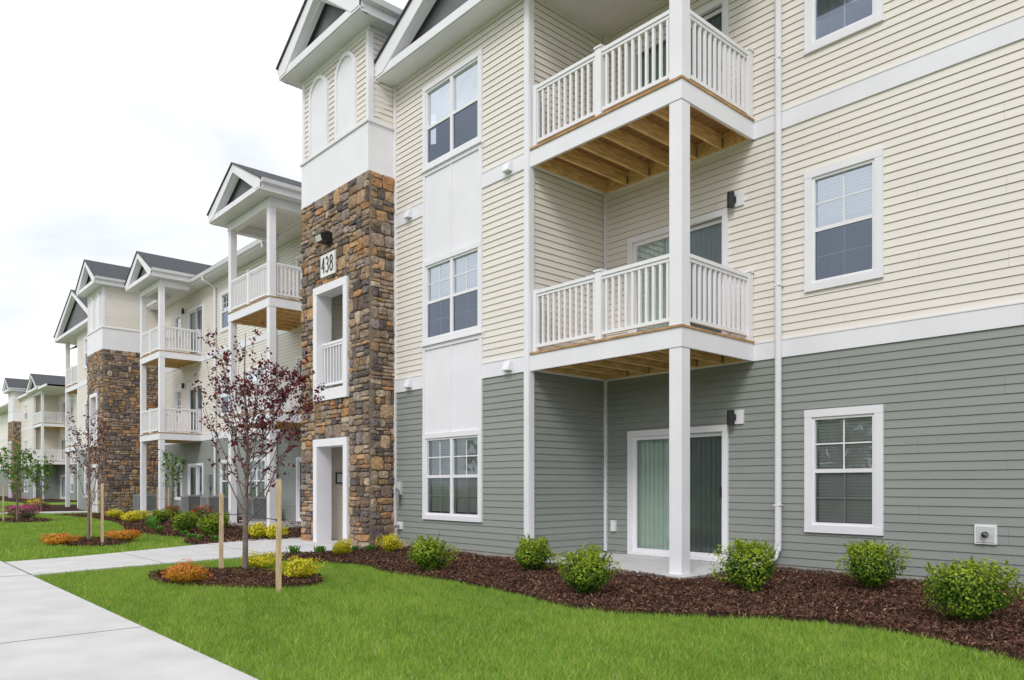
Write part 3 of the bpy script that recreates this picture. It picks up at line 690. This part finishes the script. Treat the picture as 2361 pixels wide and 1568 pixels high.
# ------------------------------------------------------------ plants
def bush(name,x,y,w,h,kind='box',n=2600,ls=.026):
    e=empty(name); mb=MB(); R=random.Random(int(x*100)+int(y*77))
    lobes=[(np.array([R.uniform(-1,1),R.uniform(-1,1),R.uniform(-.5,1)]),R.uniform(.06,.34)) for _ in range(22)]
    D=rng.normal(size=(n,3)); D/=np.linalg.norm(D,axis=1,keepdims=True)
    r=1-rng.random(n)**2.0*.55
    bump=np.full(n,.76)
    for l,a in lobes:
        l=l/np.linalg.norm(l); bump+=a*np.maximum(0,(D@l-.88)/.12)
    rr=r*bump*(1+rng.normal(size=n)*.05)
    P=D*rr[:,None]*np.array([w/2,w/2,h/2])*1.1
    P[:,2]+=h*.52; low=P[:,2]<h*.08; P[low,2]=h*.08+rng.random(low.sum())*.05*h
    shoot=np.zeros(n)
    if kind=='box':
        ns=30; m=n//5; base=[]
        for i in range(ns):
            a=R.uniform(0,6.28); q=math.sqrt(R.random())*.9; el=math.sqrt(max(0,1-q*q))
            base.append((math.cos(a)*q*w*.44,math.sin(a)*q*w*.44,h*.5+el*h*.36,math.cos(a)*q*.6,math.sin(a)*q*.6,R.uniform(.07,.16)))
        base=np.array(base); ii=rng.integers(0,ns,m); tt=rng.random(m); L_=base[ii,5]*tt
        Q=base[ii,:3]+np.stack([base[ii,3]*L_,base[ii,4]*L_,L_],1)+rng.normal(size=(m,3))*.010*(1.2-tt)[:,None]
        P[:m]=Q; D[:m]=np.stack([base[ii,3],base[ii,4],np.ones(m)],1); shoot[:m]=.25; rr[:m]=bump[:m]
    fl=np.clip((P[:,2]/h),0,1)
    taper=np.where(fl<.4,.56+.44*fl/.4,1)[:,None]; P[:,:2]*=taper
    Nn=D+rng.normal(size=(n,3))*.6+np.array([0,0,.25])
    V,F=leafquads(P,Nn,ls*rng.uniform(.7,1.4,n),ls*.60*rng.uniform(.7,1.3,n))
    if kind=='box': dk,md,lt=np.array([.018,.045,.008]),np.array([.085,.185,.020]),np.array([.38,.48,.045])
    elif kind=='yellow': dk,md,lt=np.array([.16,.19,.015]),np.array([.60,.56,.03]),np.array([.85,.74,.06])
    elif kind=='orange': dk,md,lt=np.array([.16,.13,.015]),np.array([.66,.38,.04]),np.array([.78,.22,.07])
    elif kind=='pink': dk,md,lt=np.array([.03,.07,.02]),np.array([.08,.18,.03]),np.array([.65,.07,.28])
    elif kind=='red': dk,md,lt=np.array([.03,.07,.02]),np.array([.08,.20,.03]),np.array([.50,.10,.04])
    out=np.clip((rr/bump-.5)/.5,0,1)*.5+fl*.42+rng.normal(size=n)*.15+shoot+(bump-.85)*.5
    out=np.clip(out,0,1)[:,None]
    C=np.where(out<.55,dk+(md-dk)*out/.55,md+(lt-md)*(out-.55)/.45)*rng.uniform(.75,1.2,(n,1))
    V+=np.array([x,y,.01])
    o=np_mesh('foliage',V,F,C,M['leaf'],e)
    for i in range(7):
        a=R.uniform(0,6.28); k=R.uniform(.3,.8)
        mb.tube([(x+.02*math.cos(a),y+.02*math.sin(a),0),(x+k*w*.2*math.cos(a),y+k*w*.2*math.sin(a),h*.3),(x+k*w*.35*math.cos(a),y+k*w*.35*math.sin(a),h*.65)],[.010,.008,.004],5)
    mb.obj('stems',M['bark'],e)
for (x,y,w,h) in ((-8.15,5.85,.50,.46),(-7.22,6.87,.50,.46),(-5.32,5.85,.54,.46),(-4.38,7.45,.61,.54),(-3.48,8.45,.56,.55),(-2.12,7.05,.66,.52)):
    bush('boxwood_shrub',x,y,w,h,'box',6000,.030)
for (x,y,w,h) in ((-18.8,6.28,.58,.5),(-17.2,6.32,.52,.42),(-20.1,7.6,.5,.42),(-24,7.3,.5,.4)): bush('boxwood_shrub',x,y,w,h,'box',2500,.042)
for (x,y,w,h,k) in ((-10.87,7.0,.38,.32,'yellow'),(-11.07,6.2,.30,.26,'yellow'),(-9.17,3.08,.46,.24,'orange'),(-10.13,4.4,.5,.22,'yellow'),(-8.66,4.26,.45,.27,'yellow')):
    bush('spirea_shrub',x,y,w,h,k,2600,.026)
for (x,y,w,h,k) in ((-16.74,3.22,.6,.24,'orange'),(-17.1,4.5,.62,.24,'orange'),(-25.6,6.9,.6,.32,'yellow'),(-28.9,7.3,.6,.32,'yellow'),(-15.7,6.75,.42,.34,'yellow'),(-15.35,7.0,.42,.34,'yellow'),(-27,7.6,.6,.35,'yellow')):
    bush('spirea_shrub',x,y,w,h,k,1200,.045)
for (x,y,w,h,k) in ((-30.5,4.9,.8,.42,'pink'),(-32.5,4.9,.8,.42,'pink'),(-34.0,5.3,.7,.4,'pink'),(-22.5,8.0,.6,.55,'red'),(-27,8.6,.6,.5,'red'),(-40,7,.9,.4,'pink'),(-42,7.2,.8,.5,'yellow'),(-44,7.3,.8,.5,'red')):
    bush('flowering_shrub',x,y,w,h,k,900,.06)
def tuft(x,y,h,n=70):
    mb=MB(); R=random.Random(int(x*991+y*17))
    for i in range(n):
        a=R.uniform(0,6.28); l=h*R.uniform(.6,1.2); w=.010; bx=x+R.uniform(-.06,.06); by=y+R.uniform(-.06,.06)
        m=(bx+math.cos(a)*l*.3,by+math.sin(a)*l*.3,l*.8); t=(bx+math.cos(a)*l*.75,by+math.sin(a)*l*.75,l*.75)
        px,py=-math.sin(a)*w,math.cos(a)*w; g=R.uniform(.7,1.3); c=(.16*g,.34*g,.06*g)
        mb.add([(bx-px,by-py,.0),(bx+px,by+py,.0),(m[0]+px,m[1]+py,m[2]),(m[0]-px,m[1]-py,m[2]),t],[(0,1,2,3),(3,2,4)],c)
    mb.obj('daylily_plant',M['leaf'],usecol=True)
for x,y,h in ((-11.6,5.6,.2),(-11.4,6.6,.16),(-11.65,6.1,.16),(-10.6,4.5,.16),(-16.2,5.7,.16),(-16.9,5.75,.14),(-18,6,.15),(-15.6,5.8,.16),(-19.5,5.9,.2),(-21,6.2,.3),(-22,6.4,.3),(-23.5,6.9,.3),(-11.5,7.0,.14)): tuft(x,y,h)

def tree(name,x,y,H,spread,z0,pal,nb=20,nl=1500,ls=.045,trunk=.028,seed=1,bias=0,tw=7):
    e=empty(name); R=random.Random(seed); mb=MB(); tips=[]
    top=Vector((x+R.uniform(-.05,.05),y,H))
    tp=[Vector((x,y,0)),Vector((x+.01,y,z0)),Vector((x+.03,y+.02,H*.55)),Vector((x+.02,y-.02,H*.8)),top]
    mb.tube(tp,[trunk*1.15,trunk,trunk*.55,trunk*.3,trunk*.12],8)
    def at(t):
        t=t*(len(tp)-1); i=min(int(t),len(tp)-2); return tp[i].lerp(tp[i+1],t-i)
    for i in range(nb):
        f=i/(nb-1); zs=z0+(H*.68-z0)*f; 
        for k in range(40):
            p=at(k/39)
            if p.z>=zs: break
        a=i*2.399+R.uniform(-.4,.4); L=(H-zs)*R.uniform(.60,.92)
        d=Vector((math.cos(a),math.sin(a),0))
        rt=d.x*.67+d.y*.74
        sp=spread*R.uniform(.65,1.05)*(1-.45*f)*(1+bias*.3*rt)
        L*=1-.28*max(0,rt)*bias
        pts=[p.copy()]
        for s in (.2,.45,.7,1.0):
            pts.append(p+d*sp*(s**.8)+Vector((R.uniform(-.03,.03),R.uniform(-.03,.03),L*s**1.1*(1 if f>.3 else .85))))
        r=trunk*.36*(1-.5*f)
        mb.tube(pts,[r,r*.8,r*.55,r*.35,r*.12],5)
        for k in range(1,5): tips+= [(pts[k-1].lerp(pts[k],R.random()),.5+.12*k) for _ in range(2+k)]
        for k in range(tw):
            s=R.uniform(.25,.95)*4; ii=min(int(s),3); q=pts[ii].lerp(pts[ii+1],s-ii)
            dd=(d*R.uniform(.2,1)+Vector((R.uniform(-.8,.8),R.uniform(-.8,.8),R.uniform(.5,1.3)))).normalized()*R.uniform(.15,.42)*H/3.2
            mb.tube([q,q+dd*.5+Vector((0,0,.01)),q+dd],[r*.35,r*.22,r*.1],4)
            for m in range(8): tips.append((q+dd*R.uniform(.3,1.0),1))
    mb.obj('branches',M['bark'],e)
    P=np.array([t[0] for t in tips]); Wt=np.array([t[1]*(1+bias*((t[0].x-x)*.67+(t[0].y-y)*.74)*1.3) for t in tips]); Wt=np.clip(Wt,.12,None)
    hz=np.clip((P[:,2]-z0)/(H*.4),.1,1); Wt*=hz; Wt/=Wt.sum()
    idx=rng.choice(len(P),nl,p=Wt); Q=P[idx]+rng.normal(size=(nl,3))*.028
    V,F=leafquads(Q,rng.normal(size=(nl,3)),ls*rng.uniform(.6,1.4,nl),ls*.65*rng.uniform(.7,1.3,nl))
    pal=np.array(pal); C=pal[rng.integers(0,len(pal),nl)]*rng.uniform(.7,1.3,(nl,1))
    np_mesh('leaves',V,F,C,M['leaf'],e)
purple=[(.15,.028,.05),(.10,.022,.04),(.19,.04,.05),(.26,.06,.045),(.07,.02,.035)]
green=[(.09,.20,.03),(.14,.28,.04),(.20,.34,.06),(.06,.14,.02)]
tree('purple_leaf_plum_tree',-10.0,4.13,3.25,1.0,.62,purple,28,3200,.050,.034,5,.8,6)
tree('purple_leaf_plum_tree',-17.6,3.93,2.75,.6,.6,purple,16,800,.05,.026,8)
tree('young_maple_tree',-28.4,4.3,2.5,.75,.5,green,18,900,.085,.026,9)
tree('young_maple_tree',-28.0,8.9,2.5,.5,.4,green,16,550,.08,.026,10)
tree('young_maple_tree',-39.5,6.9,2.6,.7,.4,green,16,700,.10,.03,12)
def stake(x,y,h,tx,ty,tz,lean=0.03):
    e=empty('tree_stake'); mb=MB(); mb.tube([(x,y,0),(x+lean*.3,y,h)],[.036,.034],4); mb.obj('post',M['stake'],e)
    m2=MB(); m2.tube([(x,y,tz),((x+tx)/2,(y+ty)/2,tz-.015),(tx,ty,tz+.01)],[.006]*3,5); m2.tube([(x,y,tz-.012),(x,y,tz+.012)],[.041,.041],4); m2.obj('strap',M['strap'],e)
stake(-9.99,3.8,1.07,-10,4.13,.80); stake(-7.86,3.62,1.25,-10,4.13,.80)
stake(-16.4,3.9,1.22,-17.6,3.93,.8); stake(-18.2,4.1,1.1,-17.6,3.93,.8)
stake(-28.9,4.0,1.2,-28.4,4.3,.8); stake(-27.4,8.6,1.1,-28,8.9,.7); stake(-28.6,8.6,1.1,-28,8.9,.7)

def ac(x,y,s=.75,h=.8):
    e=empty('air_conditioner_unit'); m=MB(); r=s/2
    m.box(x-r,x+r,y-r,y+r,.08,.14); m.box(x-r,x+r,y-r,y+r,h-.05,h)
    for dx in (-r,r-.04):
        for dy in (-r,r-.04): m.box(x+dx,x+dx+.04,y+dy,y+dy+.04,.14,h-.05)
    k=int((h-.2)/.035)
    for i in range(k):
        z=.15+i*.035; m.box(x-r+.01,x+r-.01,y-r+.008,y-r+.02,z,z+.02); m.box(x+r-.02,x+r-.008,y-r+.01,y+r-.01,z,z+.02)
    for q in range(1,6): m.tube([(x+q*r/6*math.cos(a),y+q*r/6*math.sin(a),h+.02) for a in np.linspace(0,6.283,20)],[.006]*20,4)
    m.obj('cabinet',M['acm'],e)
    m=MB(); m.box(x-r+.03,x+r-.03,y-r+.03,y+r-.03,.14,h-.06); m.obj('coil',M['black'],e)
    m=MB(); m.box(x-r-.08,x+r+.08,y-r-.08,y+r+.08,0,.078); m.obj('pad',M['conc'],e)
for x,y in ((-28.6,9.9),(-26.6,9.9),(-33.9,9.7),(-22.9,9.9),(-16.8,9.9),(-18.6,9.9)): ac(x,y)
m=MB(); m.tube([(-9.15,6.75,0),(-9.15,6.75,.10)],[.05,.05],12); m.tube([(-9.15,6.75,.10),(-9.15,6.75,.13)],[.065,.06],12); m.obj('drain_cap',M['white'])

def treemass(name,xa,ya,xb,yb,h,n,ls):
    t=rng.random(n); hh=h*(.6+.4*np.abs(np.sin(t*23+np.sin(t*61))))
    z=hh*rng.random(n)**.7; dep=(h*.35)*np.sqrt(np.clip(1-(z/hh-.45)**2*2.4,0.02,1))
    a=rng.uniform(-1,1,n)
    d=np.array([yb-ya,-(xb-xa)],float); d/=np.linalg.norm(d)
    P=np.stack([xa+(xb-xa)*t+d[0]*a*dep,ya+(yb-ya)*t+d[1]*a*dep,z],1)
    V,F=leafquads(P,rng.normal(size=(n,3)),ls*rng.uniform(.6,1.4,n),ls*.8*rng.uniform(.6,1.4,n))
    k=rng.random((n,1)); C=(np.array([.06,.13,.03])*(1-k)+np.array([.18,.30,.06])*k)*(.6+.6*(z/hh)[:,None])
    np_mesh(name,V,F,C,M['leaf'])
treemass('distant_tree_row',-130,-30,-125,60,7,9000,.8)
treemass('distant_tree_row',-60,-34,60,-34,8.0,14000,.75)

# ------------------------------------------------------------ world, sun, camera
w=bpy.data.worlds.new('World'); scene.world=w; w.use_nodes=True; N=w.node_tree.nodes; L=w.node_tree.links; N.clear()
out=N.new('ShaderNodeOutputWorld')
sk=N.new('ShaderNodeTexSky'); sk.sky_type='NISHITA'; sk.sun_disc=False; sk.sun_elevation=math.radians(42); sk.sun_rotation=math.radians(150)
b1=N.new('ShaderNodeBackground'); b1.inputs[1].default_value=.12; L.new(sk.outputs[0],b1.inputs[0])
tc=N.new('ShaderNodeTexCoord'); mp=N.new('ShaderNodeMapping'); mp.inputs['Scale'].default_value=(1,1,2.6); L.new(tc.outputs['Generated'],mp.inputs[0])
n1=N.new('ShaderNodeTexNoise'); n1.inputs['Scale'].default_value=1.7; n1.inputs['Detail'].default_value=6; n1.inputs['Roughness'].default_value=.55; n1.inputs['Distortion'].default_value=.5
L.new(mp.outputs[0],n1.inputs['Vector'])
cr=N.new('ShaderNodeValToRGB'); cr.color_ramp.elements[0].position=.34; cr.color_ramp.elements[0].color=(.67,.705,.745,1); cr.color_ramp.elements[1].position=.53; cr.color_ramp.elements[1].color=(.97,.98,1.0,1)
L.new(n1.outputs['Fac'],cr.inputs[0])
b2=N.new('ShaderNodeBackground'); b2.inputs[1].default_value=1.30; L.new(cr.outputs[0],b2.inputs[0])
ms=N.new('ShaderNodeMixShader'); ms.inputs[0].default_value=.88; L.new(b1.outputs[0],ms.inputs[1]); L.new(b2.outputs[0],ms.inputs[2]); L.new(ms.outputs[0],out.inputs[0])

sd=bpy.data.lights.new('sun','SUN'); sd.energy=1.45; sd.angle=math.radians(18); sd.color=(1,.97,.94)
so=bpy.data.objects.new('sun',sd); scene.collection.objects.link(so)
az=math.radians(150); el=math.radians(42); dv=Vector((math.sin(az)*math.cos(el),math.cos(az)*math.cos(el),math.sin(el)))
so.rotation_euler=dv.to_track_quat('Z','Y').to_euler(); so.location=(10,-20,30)

cd=bpy.data.cameras.new('camera'); co=bpy.data.objects.new('camera',cd); scene.collection.objects.link(co)
co.location=(0,0,1.18); co.rotation_euler=(math.radians(90),0,math.radians(48)); cd.lens=26.4; cd.sensor_width=36; cd.shift_y=.142
cd.clip_start=.05; cd.clip_end=2000
scene.camera=co
